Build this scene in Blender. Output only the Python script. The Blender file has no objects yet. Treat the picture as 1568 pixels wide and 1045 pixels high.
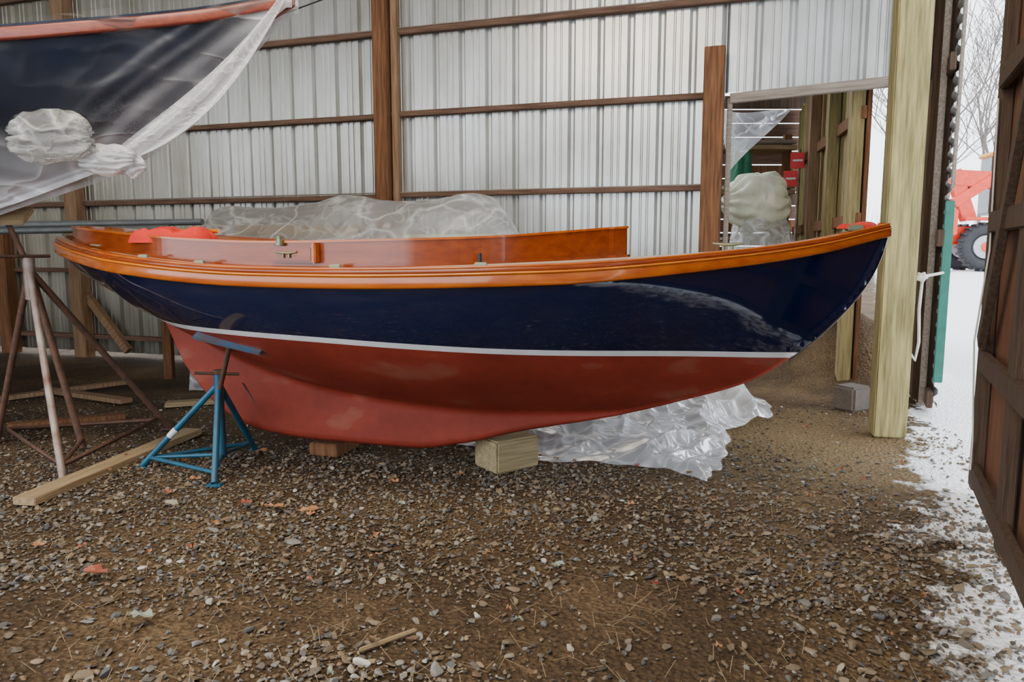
import bpy, bmesh, math, random
import numpy as np
from mathutils import Vector, Matrix, Euler, noise, Quaternion
random.seed(4); np.random.seed(4)
D=bpy.data; C=bpy.context
def link(o):
    C.scene.collection.objects.link(o); return o
# ---------------------------------------------------------------- materials
def newmat(name):
    m=D.materials.new(name); m.use_nodes=True
    nt=m.node_tree; return m,nt,nt.nodes['Principled BSDF']
def N(nt,t,**k):
    n=nt.nodes.new(t)
    for a,b in k.items():
        if a in n.inputs: n.inputs[a].default_value=b
        else: setattr(n,a,b)
    return n
def ramp(nt,stops):
    r=nt.nodes.new('ShaderNodeValToRGB'); e=r.color_ramp.elements
    while len(e)<len(stops): e.new(0.5)
    for i,(p,c) in enumerate(stops):
        e[i].position=p; e[i].color=(c[0],c[1],c[2],1)
    return r
def simple(name,col,rough=.5,metal=0,col2=None,scale=8,bump=0,bscale=40,coat=0,coords='Object',stretch=(1,1,1),detail=6,spec=None):
    m,nt,b=newmat(name)
    b.inputs['Roughness'].default_value=rough; b.inputs['Metallic'].default_value=metal
    b.inputs['Coat Weight'].default_value=coat; b.inputs['Coat Roughness'].default_value=.05
    if spec is not None: b.inputs['Specular IOR Level'].default_value=spec
    tc=N(nt,'ShaderNodeTexCoord'); mp=N(nt,'ShaderNodeMapping'); mp.inputs['Scale'].default_value=stretch
    nt.links.new(tc.outputs[coords],mp.inputs[0])
    if col2 is None: col2=tuple(c*.75 for c in col)
    n=N(nt,'ShaderNodeTexNoise',Scale=scale,Detail=detail); nt.links.new(mp.outputs[0],n.inputs['Vector'])
    r=ramp(nt,[(.3,col2),(.7,col)]); nt.links.new(n.outputs['Fac'],r.inputs[0])
    nt.links.new(r.outputs[0],b.inputs['Base Color'])
    if bump:
        n2=N(nt,'ShaderNodeTexNoise',Scale=bscale,Detail=5); nt.links.new(mp.outputs[0],n2.inputs['Vector'])
        bp=N(nt,'ShaderNodeBump',Strength=bump,Distance=.02); nt.links.new(n2.outputs['Fac'],bp.inputs['Height'])
        nt.links.new(bp.outputs[0],b.inputs['Normal'])
    return m
def wood(name,c1,c2,axis='x',rough=.75,coat=0,scale=5):
    st={'x':(.6,9,9),'y':(9,.6,9),'z':(9,9,.6)}[axis]
    return simple(name,c1,rough,0,c2,scale,bump=.3 if coat==0 else 0,bscale=14,coat=coat,stretch=st,spec=.25 if coat==0 else None)
def plastic(name,base=.25,fold=.6,col=(.9,.92,.95),attr=None,scale=3,stretch=(1,1,1),rot=(0,0,0),bump=.4,width=.07,ior=1.3):
    m,nt,b=newmat(name)
    b.inputs['Base Color'].default_value=(*col,1); b.inputs['Roughness'].default_value=.32
    b.inputs['Specular IOR Level'].default_value=.5
    tc=N(nt,'ShaderNodeTexCoord'); mp=N(nt,'ShaderNodeMapping'); mp.inputs['Scale'].default_value=stretch; mp.inputs['Rotation'].default_value=rot
    nt.links.new(tc.outputs['Object'],mp.inputs[0])
    def ridge(sc,dist):
        n=N(nt,'ShaderNodeTexNoise',Scale=sc,Detail=1.5,Distortion=dist,Roughness=.4); nt.links.new(mp.outputs[0],n.inputs['Vector'])
        s=N(nt,'ShaderNodeMath',operation='SUBTRACT'); s.inputs[1].default_value=.5; nt.links.new(n.outputs['Fac'],s.inputs[0])
        a=N(nt,'ShaderNodeMath',operation='ABSOLUTE'); nt.links.new(s.outputs[0],a.inputs[0])
        r=N(nt,'ShaderNodeMapRange'); r.inputs['From Min'].default_value=0; r.inputs['From Max'].default_value=width
        r.inputs['To Min'].default_value=1; r.inputs['To Max'].default_value=0; nt.links.new(a.outputs[0],r.inputs[0])
        p=N(nt,'ShaderNodeMath',operation='POWER'); p.inputs[1].default_value=1.6; nt.links.new(r.outputs[0],p.inputs[0]); return p.outputs[0]
    r1=ridge(scale,.7); r2=ridge(scale*2.3,.5)
    ad=N(nt,'ShaderNodeMath',operation='MULTIPLY_ADD'); ad.inputs[1].default_value=.5; nt.links.new(r2,ad.inputs[0]); nt.links.new(r1,ad.inputs[2])
    bp=N(nt,'ShaderNodeBump',Strength=bump,Distance=.03); nt.links.new(ad.outputs[0],bp.inputs['Height'])
    nt.links.new(bp.outputs[0],b.inputs['Normal'])
    tr=N(nt,'ShaderNodeBsdfTransparent'); tr.inputs[0].default_value=(.97,.975,.98,1)
    tl=N(nt,'ShaderNodeBsdfTranslucent'); tl.inputs[0].default_value=(*col,1)
    m1=N(nt,'ShaderNodeMixShader'); m1.inputs[0].default_value=.4
    nt.links.new(b.outputs[0],m1.inputs[1]); nt.links.new(tl.outputs[0],m1.inputs[2])
    op=N(nt,'ShaderNodeMath',operation='MULTIPLY_ADD'); op.inputs[1].default_value=fold*.6; op.inputs[2].default_value=base; op.use_clamp=True
    nt.links.new(ad.outputs[0],op.inputs[0]); fac=op.outputs[0]
    if attr:
        a=N(nt,'ShaderNodeAttribute'); a.attribute_name=attr
        mu=N(nt,'ShaderNodeMath',operation='MULTIPLY'); mu.use_clamp=True; nt.links.new(fac,mu.inputs[0]); nt.links.new(a.outputs['Fac'],mu.inputs[1]); fac=mu.outputs[0]
    lw=N(nt,'ShaderNodeFresnel'); lw.inputs[0].default_value=ior; nt.links.new(bp.outputs[0],lw.inputs['Normal'])
    gl=N(nt,'ShaderNodeBsdfGlossy'); gl.inputs['Roughness'].default_value=.15; nt.links.new(bp.outputs[0],gl.inputs['Normal'])
    m2=N(nt,'ShaderNodeMixShader'); m3=N(nt,'ShaderNodeMixShader')
    nt.links.new(lw.outputs[0],m3.inputs[0]); nt.links.new(tr.outputs[0],m3.inputs[1]); nt.links.new(gl.outputs[0],m3.inputs[2])
    nt.links.new(fac,m2.inputs[0]); nt.links.new(m3.outputs[0],m2.inputs[1]); nt.links.new(m1.outputs[0],m2.inputs[2])
    nt.links.new(m2.outputs[0],nt.nodes['Material Output'].inputs[0])
    return m
M={}
M['navy']=simple('navy_gloss_paint',(.003,.009,.036),.05,0,(.002,.006,.028),3,coat=.6,spec=.5)
M['black']=simple('dark_edge',(.01,.01,.012),.5)
M['stripe']=simple('boot_stripe_white',(.7,.71,.73),.35,0,(.6,.6,.62))
def redbottom():
    m,nt,b=newmat('antifouling_red')
    tc=N(nt,'ShaderNodeTexCoord')
    mp=N(nt,'ShaderNodeMapping'); mp.inputs['Scale'].default_value=(1,1,2.2); nt.links.new(tc.outputs['Object'],mp.inputs[0])
    n=N(nt,'ShaderNodeTexNoise',Scale=2.1,Detail=3,Roughness=.4); nt.links.new(mp.outputs[0],n.inputs['Vector'])
    r=ramp(nt,[(.36,(.185,.025,.015)),(.60,(.225,.032,.018)),(.615,(.235,.048,.028)),(.67,(.25,.066,.042))]); nt.links.new(n.outputs['Fac'],r.inputs[0])
    n2=N(nt,'ShaderNodeTexNoise',Scale=14,Detail=6,Roughness=.6); nt.links.new(tc.outputs['Object'],n2.inputs['Vector'])
    r2=ramp(nt,[(.35,(.9,.9,.9)),(.65,(1.05,1.05,1.05))]); nt.links.new(n2.outputs['Fac'],r2.inputs[0])
    mx=N(nt,'ShaderNodeMix',data_type='RGBA',blend_type='MULTIPLY'); mx.inputs[0].default_value=1
    nt.links.new(r.outputs[0],mx.inputs[6]); nt.links.new(r2.outputs[0],mx.inputs[7])
    nt.links.new(mx.outputs[2],b.inputs['Base Color'])
    b.inputs['Roughness'].default_value=.5; b.inputs['Specular IOR Level'].default_value=.25
    return m
M['red']=redbottom()
M['varnish']=wood('varnished_mahogany',(.50,.12,.006),(.34,.06,.004),'x',.22,.5,3)
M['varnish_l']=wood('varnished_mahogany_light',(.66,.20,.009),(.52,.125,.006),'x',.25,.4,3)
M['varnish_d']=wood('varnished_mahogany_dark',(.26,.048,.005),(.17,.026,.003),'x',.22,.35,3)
M['deck']=simple('deck_canvas_tan',(.50,.38,.28),.6)
M['bronze']=simple('aged_bronze',(.18,.28,.2),.45,.8,(.3,.2,.1),30)
M['timber']=wood('treated_timber',(.40,.335,.15),(.15,.13,.055),'z',.85)
M['brown']=wood('brown_post_wood',(.22,.10,.045),(.085,.038,.018),'z',.85)
M['brown_l']=wood('brown_plank_wood',(.3,.19,.11),(.16,.09,.05),'z',.85)
M['girt']=wood('girt_wood',(.18,.105,.072),(.08,.045,.03),'x',.85)
M['greywood']=wood('weathered_wood',(.33,.28,.24),(.18,.145,.115),'x',.85)
M['plank']=wood('pale_plank_wood',(.38,.28,.16),(.22,.15,.08),'x',.85)
M['plankz']=wood('plank_wood_vertical',(.30,.24,.11),(.14,.11,.045),'z',.85)
M['darkw']=wood('dark_door_wood',(.10,.06,.038),(.04,.026,.018),'z',.8)
M['ply']=wood('door_plywood',(.19,.08,.042),(.10,.045,.027),'z',.7)
M['blue']=simple('blue_painted_steel',(.012,.115,.20),.4,.1,(.02,.07,.12),12)
M['bluegrey']=simple('worn_blue_pad',(.04,.10,.18),.6,0,(.10,.07,.06),9)
M['rust']=simple('rusty_steel',(.15,.07,.042),.7,.3,(.07,.04,.03),20)
M['galv']=simple('worn_galvanised_steel',(.34,.29,.26),.55,.3,(.15,.075,.05),9)
M['teal']=simple('teal_trim',(.02,.16,.12),.6)
M['redcloth']=simple('red_cloth',(.62,.018,.008),.85,bump=.3)
M['redpaint']=simple('red_machine_paint',(.75,.05,.015),.35)
M['yellow']=simple('amber_plastic',(.9,.35,.02),.4)
M['rubber']=simple('tyre_rubber',(.03,.03,.035),.8)
M['hub']=simple('hub_grey',(.45,.47,.5),.5)
M['glass']=simple('cab_glass',(.12,.16,.2),.1)
M['hull2']=simple('slate_hull_paint',(.011,.018,.042),.5,0,(.007,.010,.018),1.2,spec=.2)
M['rope']=simple('rope',(.6,.57,.5),.9)
M['bark']=simple('bark',(.2,.17,.16),.9)
M['pole']=simple('spar_paint',(.2,.22,.23),.4,.2)
M['sign']=simple('red_sign',(.8,.05,.06),.4)
M['green']=simple('green_canvas',(.01,.12,.06),.7)
M['tarp']=simple('canvas_tarp',(.72,.71,.56),.7,0,(.5,.49,.36),6,bump=.3,bscale=7)
M['plastic']=plastic('clear_plastic_sheet',.30,.85,(.93,.94,.96),scale=1.7,stretch=(1,1,1.5),rot=(0,.5,.3),width=.05)
M['plastic_w']=plastic('milky_plastic_sheet',.42,.7,(.9,.93,1),scale=2.2,stretch=(1,1.5,1),rot=(0,0,.5),bump=.4,width=.06)
M['plastic_f']=plastic('gathered_plastic',.55,.55,(.9,.92,.95),scale=3,stretch=(1,3,3),bump=.4)
M['plastic_b']=plastic('bunched_plastic',.22,.8,(.88,.88,.85),scale=3.2,stretch=(.7,1,1),bump=.6,width=.06)
M['plastic_h']=plastic('plastic_wrap',.45,.8,(.86,.88,.92),'opac',1.2,stretch=(.7,1,2.0),rot=(0,.65,0),bump=.4,ior=1.15)
def wallmat():
    m,nt,b=newmat('galvanised_siding')
    tc=N(nt,'ShaderNodeTexCoord'); mp=N(nt,'ShaderNodeMapping'); mp.inputs['Scale'].default_value=(1.2,1.2,.5)
    nt.links.new(tc.outputs['Object'],mp.inputs[0])
    n=N(nt,'ShaderNodeTexNoise',Scale=1.3,Detail=8,Roughness=.62); nt.links.new(mp.outputs[0],n.inputs['Vector'])
    r=ramp(nt,[(.3,(.34,.33,.30)),(.5,(.48,.48,.46)),(.72,(.58,.59,.60))]); nt.links.new(n.outputs['Fac'],r.inputs[0])
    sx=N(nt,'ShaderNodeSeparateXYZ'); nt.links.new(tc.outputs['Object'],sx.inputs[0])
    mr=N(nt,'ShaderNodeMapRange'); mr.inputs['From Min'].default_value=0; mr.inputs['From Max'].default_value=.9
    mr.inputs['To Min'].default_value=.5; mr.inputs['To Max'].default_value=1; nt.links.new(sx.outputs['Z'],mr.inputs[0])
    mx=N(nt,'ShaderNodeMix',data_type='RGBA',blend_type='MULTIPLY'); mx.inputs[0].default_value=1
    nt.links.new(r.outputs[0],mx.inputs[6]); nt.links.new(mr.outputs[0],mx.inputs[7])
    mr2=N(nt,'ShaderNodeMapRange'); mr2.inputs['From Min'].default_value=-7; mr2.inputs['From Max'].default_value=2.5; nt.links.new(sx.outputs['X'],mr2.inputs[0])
    rr=ramp(nt,[(0,(.66,.62,.54)),(.55,(.86,.85,.82)),(1,(1.0,1.03,1.07))]); nt.links.new(mr2.outputs[0],rr.inputs[0])  # grime tone at left; cooler, brighter light at right put into the colour
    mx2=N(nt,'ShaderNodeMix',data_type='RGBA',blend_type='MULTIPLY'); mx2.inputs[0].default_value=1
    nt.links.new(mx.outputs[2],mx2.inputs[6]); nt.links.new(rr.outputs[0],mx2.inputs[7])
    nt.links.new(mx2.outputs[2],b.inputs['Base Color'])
    b.inputs['Metallic'].default_value=.55; b.inputs['Roughness'].default_value=.3
    return m
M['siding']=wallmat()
# ---------------------------------------------------------------- mesh helpers
def mkobj(name,verts,faces,mats,midx=None,parent=None,smooth=False,loc=(0,0,0),rotz=0):
    me=D.meshes.new(name); me.from_pydata([tuple(v) for v in verts],[],faces); me.update()
    for m in (mats if isinstance(mats,list) else [mats]): me.materials.append(m)
    if midx is not None: me.polygons.foreach_set('material_index',midx)
    if smooth: me.polygons.foreach_set('use_smooth',[True]*len(me.polygons))
    o=link(D.objects.new(name,me)); o.location=loc; o.rotation_euler[2]=rotz
    if parent: o.parent=parent
    return o
def empty(name,loc=(0,0,0),rotz=0):
    e=D.objects.new(name,None); link(e); e.location=loc; e.rotation_euler[2]=rotz; return e
def fixn(o,weld=1e-5):
    bm=bmesh.new(); bm.from_mesh(o.data); bmesh.ops.remove_doubles(bm,verts=bm.verts,dist=weld)
    bmesh.ops.recalc_face_normals(bm,faces=bm.faces); bm.to_mesh(o.data); bm.free()
def box(name,c,d,mat,parent=None,rot=(0,0,0),bev=.006):
    bm=bmesh.new(); bmesh.ops.create_cube(bm,size=1)
    bmesh.ops.scale(bm,vec=d,verts=bm.verts)
    if bev: bmesh.ops.bevel(bm,geom=bm.edges[:],offset=min(bev,min(d)*.3),segments=2,affect='EDGES')
    me=D.meshes.new(name); bm.to_mesh(me); bm.free(); me.materials.append(mat)
    o=link(D.objects.new(name,me)); o.location=c; o.rotation_euler=rot
    if parent: o.parent=parent
    return o
def beam(name,p,q,w,h,mat,parent=None,roll=0,bev=.004):
    p=Vector(p);q=Vector(q);d=q-p
    r=d.to_track_quat('X','Z')
    o=box(name,(p+q)/2,(d.length,w,h),mat,parent,bev=bev)
    o.rotation_mode='QUATERNION'
    o.rotation_quaternion=r@Quaternion((1,0,0),roll); return o
def tube(name,pts,r,mat,parent=None,seg=10,cyc=False):
    cu=D.curves.new(name,'CURVE'); cu.dimensions='3D'; cu.bevel_depth=1; cu.bevel_resolution=seg//4+1
    s=cu.splines.new('POLY'); s.points.add(len(pts)-1); s.use_cyclic_u=cyc
    for i,p in enumerate(pts):
        s.points[i].co=(*p,1); s.points[i].radius=r[i] if isinstance(r,(list,tuple)) else r
    cu.use_fill_caps=True; cu.materials.append(mat)
    o=D.objects.new(name,cu); link(o)
    dg=C.evaluated_depsgraph_get(); me=D.meshes.new_from_object(o.evaluated_get(dg)); D.objects.remove(o)
    me.polygons.foreach_set('use_smooth',[True]*len(me.polygons))
    o=link(D.objects.new(name,me))
    if parent: o.parent=parent
    return o
def cyl(name,c,r,h,mat,parent=None,rot=(0,0,0),seg=32,bev=.004):
    bm=bmesh.new(); bmesh.ops.create_cone(bm,cap_ends=True,segments=seg,radius1=r,radius2=r,depth=h)
    if bev: bmesh.ops.bevel(bm,geom=[e for e in bm.edges if e.calc_face_angle(0)>1],offset=bev,segments=2,affect='EDGES')
    me=D.meshes.new(name); bm.to_mesh(me); bm.free(); me.materials.append(mat)
    o=link(D.objects.new(name,me)); o.location=c; o.rotation_euler=rot
    if parent: o.parent=parent
    return o
def grid(name,nu,nv,f,mat,parent=None,attr=None,loc=(0,0,0),rotz=0):
    V=[];A=[]
    for i in range(nu):
        for j in range(nv):
            r=f(i/(nu-1),j/(nv-1))
            V.append(r[:3]); A.append(r[3] if len(r)>3 else 1)
    F=[(i*nv+j,(i+1)*nv+j,(i+1)*nv+j+1,i*nv+j+1) for i in range(nu-1) for j in range(nv-1)]
    o=mkobj(name,V,F,mat,parent=parent,smooth=True,loc=loc,rotz=rotz)
    if attr:
        a=o.data.attributes.new(attr,'FLOAT','POINT'); a.data.foreach_set('value',A)
    return o
def curve(pts):
    pts=sorted(pts); x=np.array([p[0] for p in pts],float); y=np.array([p[1] for p in pts],float)
    h=np.diff(x); d=np.diff(y)/h; m=np.zeros(len(x))
    for i in range(1,len(x)-1):
        if d[i-1]*d[i]>0:
            w1=2*h[i]+h[i-1]; w2=h[i]+2*h[i-1]; m[i]=(w1+w2)/(w1/d[i-1]+w2/d[i])
    m[0]=d[0];m[-1]=d[-1]
    def f(t):
        t=min(max(t,x[0]),x[-1]); i=min(max(int(np.searchsorted(x,t))-1,0),len(h)-1)
        s=(t-x[i])/h[i]
        return float(y[i]*(1+2*s)*(1-s)**2+h[i]*m[i]*s*(1-s)**2+y[i+1]*s*s*(3-2*s)+h[i]*m[i+1]*s*s*(s-1))
    return f
def fbm(x,y,z=0,s=1,o=4): return noise.fractal(Vector((x*s,y*s,z*s)),1.0,2.0,o)
def rdg(x,y,z=0,s=1):
    n=noise.noise(Vector((x*s,y*s,z*s)))
    return max(0,1-abs(n)*3.2)
# ---------------------------------------------------------------- hull
class Hull:
    def __init__(s,x0,x1,b,zs,zb,zc,zw,kt,p,q):
        s.x0,s.x1=x0,x1; s.b,s.zs,s.zb,s.zc,s.zw,s.kt,s.p,s.q=map(curve,(b,zs,zb,zc,zw,kt,p,q))
    def half(s,x,z):
        b=s.b(x); zb=s.zb(x); zc=max(s.zc(x),zb); zs=s.zs(x)
        if z<=zb+1e-6: 
            return min(s.kt(x),max(b,.002)) if zc>zb+.02 else min(.012,max(b,.002))
        t=min(max((z-zc)/(zs-zc),0),1)
        a=b*(1-(1-t)**s.p(x))**(s.q(x)); k=s.kt(x)
        kk=.11*min(b,.9)*min(1,max(.15,(zc-zb)/.1))
        y=.5*(a+k+math.sqrt((a-k)**2+kk*kk)) - .5*kk*(1 if a>k else max(0,1-(k-a)/.1))*.5
        return min(y,max(b,.002)) if b<.1 else y
    def build(s,name,mats,parent,stripe=.032,nx=200,nt=16,nb=30):
        xs=[s.x1+(s.x0-s.x1)*(.5-.5*math.cos(math.pi*i/nx)) for i in range(nx+1)]
        V=[];F=[];MI=[]
        nr=nt+1+2+nb
        for side in (-1,1):
            base=len(V)
            for x in xs:
                zs,zb,zw=s.zs(x),s.zb(x),s.zw(x)
                rows=[zs+(zw-zs)*i/nt for i in range(nt+1)]+[zw-stripe*.5,zw-stripe]
                zl=zw-stripe
                rows+=[zl+(min(zb,zl)-zl)*((i+1)/nb) for i in range(nb)]
                for z in rows:
                    z=max(z,zb); V.append((x,side*s.half(x,z),z))
            for i in range(nx):
                for j in range(nr-1):
                    a=base+i*nr+j; b=a+nr
                    F.append((a,b,b+1,a+1)); MI.append(0 if j<nt else (1 if j<nt+2 else 2))
        n2=len(xs)*nr
        for i in range(nx):
            a=i*nr+nr-1;b=a+nr; F.append((a,b,b+n2,a+n2)); MI.append(2)
        o=mkobj(name,V,F,mats,MI,parent,True)
        fixn(o,2e-4); return o
def band(name,H,o0,o1,z0,z1,mat,parent,x0=None,x1=None,n=160,sides=(-1,1),taper=0):
    x0=H.x0 if x0 is None else x0; x1=H.x1 if x1 is None else x1
    r=min((o1-o0),(z1-z0))*.35
    prof=[(o0,z0),(o1-r,z0),(o1-.3*r,z0+.3*r),(o1,z0+r),(o1,z1-r),(o1-.3*r,z1-.3*r),(o1-r,z1),(o0,z1)]
    xs=[x1+(x0-x1)*(.5-.5*math.cos(math.pi*i/n)) for i in range(n+1)]
    V=[];F=[]
    for sd in sides:
        base=len(V)
        P=[Vector((x,sd*H.b(x),0)) for x in xs]
        for i,x in enumerate(xs):
            t=(P[min(i+1,n)]-P[max(i-1,0)]).normalized(); nn=Vector((-t.y,t.x,0))
            if nn.y*sd<0: nn=-nn
            if i==0: nn=Vector((-1,0,0))
            if i==n: nn=Vector((1,0,0))
            k=1-taper*max(0,min(1,(x-1.2)/1.5)) if taper else 1
            for (oo,zz) in prof:
                q=P[i]+nn*(oo*(k if oo>0 else 1))
                V.append((q.x,q.y if q.y*sd>0 else 0,H.zs(x)+zz*k))
        m=len(prof)
        for i in range(n):
            for j in range(m):
                a=base+i*m+j; b=base+i*m+(j+1)%m
                F.append((a,a+m,b+m,b))
    o=mkobj(name,V,F,mat,parent=parent,smooth=False); fixn(o,1e-5)
    for p in o.data.polygons: p.use_smooth=True
    md=o.modifiers.new('e','EDGE_SPLIT'); md.split_angle=math.radians(50)
    return o
# ================================================================= MAIN BOAT
boat=empty('sailboat',(-.665,4.715,0),math.radians(-15.16))
H=Hull(2.77,-2.65,
 b=[(2.77,.004),(2.6,.075),(2.4,.16),(2,.33),(1.5,.53),(1,.70),(.4,.84),(-.3,.9),(-.9,.87),(-1.5,.74),(-2,.51),(-2.3,.345),(-2.5,.215),(-2.6,.125),(-2.65,.01)],
 zs=[(2.77,1.535),(2.4,1.45),(2,1.395),(1,1.320),(0,1.300),(-.5,1.304),(-1.5,1.360),(-2.1,1.420),(-2.5,1.476),(-2.65,1.495)],
 zb=[(2.77,1.50),(2.743,1.376),(2.687,1.237),(2.564,1.057),(2.345,.832),(2.102,.661),(1.742,.532),(1.324,.41),(.756,.289),(.391,.192),(.055,.14),(-.607,.142),(-1.055,.175),(-1.36,.283),(-1.64,.55),(-1.86,.93),(-2.2,1.10),(-2.5,1.24),(-2.62,1.33),(-2.65,1.40)],
 zc=[(2.77,1.49),(2.564,1.05),(2.345,.825),(2.102,.655),(1.742,.53),(1.324,.435),(.9,.40),(.5,.39),(0,.42),(-.6,.5),(-1.1,.63),(-1.6,.83),(-1.9,.95),(-2.65,1.3)],
 zw=[(2.77,.83),(2.4,.832),(1.6,.853),(.9,.868),(.3,.9),(-.3,.93),(-1.2,.950),(-2.65,.955)],
 kt=[(2.77,.010),(1.8,.012),(1.3,.02),(.8,.05),(0,.075),(-.8,.055),(-1.4,.03),(-2,.015),(-2.65,.01)],
 p=[(2.77,1.2),(2,1.4),(1,1.85),(0,2.3),(-1,2.2),(-2,1.8),(-2.65,1.8)],
 q=[(2.77,.95),(2,.92),(1,.85),(0,.8),(-1,.8),(-2,.7),(-2.65,.6)])
H.build('hull',[M['navy'],M['stripe'],M['red']],boat)
band('rub_strake',H,-.004,.024,-.100,-.034,M['varnish'],boat,taper=.35)
band('strake_highlight_bead',H,-.004,.03,-.036,-.024,M['varnish_l'],boat,taper=.35)  # lighter varnish strip painted in for the glint along the rail bevel
band('covering_board',H,-.05,.018,-.024,-.002,M['varnish_d'],boat,taper=.3)
band('toe_rail',H,-.052,.008,-.003,.010,M['varnish'],boat)
cb=curve([(1.37,.012),(1.2,.15),(1.0,.30),(.5,.57),(0,.72),(-.6,.745),(-1.2,.66),(-1.8,.47),(-2.2,.31),(-2.4,.17),(-2.47,.01)])
ct=curve([(1.37,1.53),(1,1.493),(.75,1.472),(.3,1.455),(-.5,1.442),(-1,1.457),(-1.8,1.51),(-2.47,1.562)])
def deckz(x,y):
    b=max(H.b(x),.02); return H.zs(x)-.005+.04*min(b/.9,1)*(1-(y/b)**2)
def coam(name,zlo,zhi,o0,o1,mat,sides=(-1,1)):
    n=120; V=[];F=[]
    xs=[-2.47+(1.37+2.47)*(.5-.5*math.cos(math.pi*i/n)) for i in range(n+1)]
    for sd in sides:
        base=len(V)
        for x in xs:
            for oo,zz in ((o0,zlo(x)),(o1,zlo(x)),(o1,zhi(x)),(o0,zhi(x))):
                V.append((x+(.0 if -2.4<x<1.3 else (oo if x>0 else -oo)),sd*max(cb(x)+oo,0),zz))
        for i in range(n):
            for j in range(4):
                a=base+i*4+j;b=base+i*4+(j+1)%4; F.append((a,a+4,b+4,b))
    o=mkobj(name,V,F,mat,parent=boat); fixn(o); return o
def clo(x): return 1.12+(deckz(x,cb(x))-.07-1.12)*min(1,max(0,(-.9-x)/.4))
coam('cockpit_coaming_near',clo,lambda x:ct(x),-.012,.012,M['varnish_d'],(-1,))  # near side in darker varnish: its shade is put into the colour
coam('cockpit_coaming_far',clo,lambda x:ct(x),-.012,.012,M['varnish_l'],(1,))  # same coaming, lit inner face painted in as brighter varnish
coam('coaming_cap',lambda x:ct(x)-.002,lambda x:ct(x)+.010,-.018,.018,M['varnish'])
coam('coaming_base_moulding',lambda x:deckz(x,cb(x))-.03,lambda x:deckz(x,cb(x))+.016,.01,.028,M['varnish_d'])
V=[];F=[]
nx=140
for sd in(-1,1):
    base=len(V)
    for i in range(nx+1):
        x=-2.64+i/nx*5.4; c=cb(x) if -2.47<x<1.37 else 0; b=max(H.b(x)-.01,c+.001)
        for j in range(9):
            y=c+(b-c)*j/8; V.append((x,sd*y,deckz(x,y)))
    for i in range(nx):
        for j in range(8):
            a=base+i*9+j; F.append((a,a+9,a+10,a+1))
dk=mkobj('deck',V,F,M['deck'],parent=boat,smooth=True); fixn(dk,1e-5)
V=[]
for i in range(41):
    x=-1.0+i/40*2.3; w_=min(cb(x),H.half(x,1.12)-.03); V+= [(x,-w_,1.12),(x,w_,1.12)]
F=[(2*i,2*i+2,2*i+3,2*i+1) for i in range(40)]
mkobj('cockpit_sole',V,F,M['varnish_d'],parent=boat)
V=[]
for i in range(41):
    x=-2.42+i/40*1.42; w_=min(cb(x),max(H.half(x,1.32)-.02,.01)); V+= [(x,-w_,1.32),(x,w_,1.32)]
mkobj('stern_sheets',V,F,M['varnish_d'],parent=boat)
box('seat_riser',(-1.0,0,1.21),(.02,1.2,.20),M['varnish_d'],boat)
box('thwart',(-.3,0,1.25),(.24,cb(-.3)*1.96,.03),M['varnish'],boat)
def cleat(x,y,s=1,rot=0,z=None):
    z=deckz(x,y) if z is None else z
    tube('cleat_horn',[(x-.07*s*math.cos(rot),y-.07*s*math.sin(rot),z+.032*s),(x-.02*s*math.cos(rot),y-.02*s*math.sin(rot),z+.026*s),(x+.02*s*math.cos(rot),y+.02*s*math.sin(rot),z+.026*s),(x+.07*s*math.cos(rot),y+.07*s*math.sin(rot),z+.032*s)],[.005*s,.009*s,.009*s,.005*s],M['bronze'],boat)
    for k in(-.02,.02): cyl('cleat_foot',(x+k*s*math.cos(rot),y+k*s*math.sin(rot),z+.012*s),.007*s,.03*s,M['bronze'],boat,seg=12,bev=.001)
box('winch_pad',(-.34,-.775,1.378),(.27,.05,.09),M['varnish_d'],boat,bev=.01)
box('winch_pad_end',(-.20,-.777,1.385),(.025,.055,.11),M['varnish'],boat,bev=.006)
cyl('winch_base',(-.42,-.77,1.432),.028,.016,M['bronze'],boat)
cyl('winch_drum',(-.42,-.77,1.45),.018,.04,M['bronze'],boat)
cyl('winch_cap',(-.42,-.77,1.472),.024,.008,M['bronze'],boat)
cleat(-.36,-.807,.9,0,1.362)
cleat(1.95,0,1.2); cleat(-1.95,-.42,.9,.4)
for x in(-.05,.72,-.9,-1.35): box('fairlead',(x,-(H.b(x)-.05),H.zs(x)+.018),(.07,.02,.018),M['bronze'],boat,bev=.006)
box('bow_chock',(2.6,-.05,1.52),(.08,.02,.03),M['bronze'],boat,bev=.008)
box('bow_chock',(2.6,.05,1.52),(.08,.02,.03),M['bronze'],boat,bev=.008)
cyl('jib_sheet_block',(.68,-.62,1.36),.012,.05,M['black'],boat)
tube('tiller',[(-2.2,0,1.5),(-1.8,-.1,1.53),(-1.15,-.3,1.52)],[.022,.018,.014],M['varnish_l'],boat)
tube('stem_band',[(x,0,H.zb(x)-.004) for x in np.linspace(2.765,2.3,24)],.007,M['navy'],boat)
tube('rudder_seam',[(-.98,-.052,.17),(-1.10,-.055,.36),(-1.20,-.06,.5)],.004,M['black'],boat,seg=6)
def cloth(name,cx,cy,cz,lx,ly,h,mat,parent,rz=0,seed=0,n=60,pw_=6):
    def f(u,v):
        a=u*2-1;b=v*2-1
        r=max(abs(a),abs(b)); th=math.atan2(b,a)
        rd=r*(1+.10*noise.noise(Vector((math.cos(th)*1.2+seed,math.sin(th)*1.2,0))))
        k=1+.2*abs(math.sin(2*th))
        x=rd*math.cos(th)*lx*k;y=rd*math.sin(th)*ly*k
        z=h*(1-r**pw_)*(.85+.45*noise.noise(Vector((x*9+seed,y*9,0)))+.15*noise.noise(Vector((x*24+seed,y*24,0))))
        return (x,y,max(z,0.0))
    return grid(name,n,n,f,mat,parent,loc=(cx,cy,cz),rotz=rz)
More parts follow.
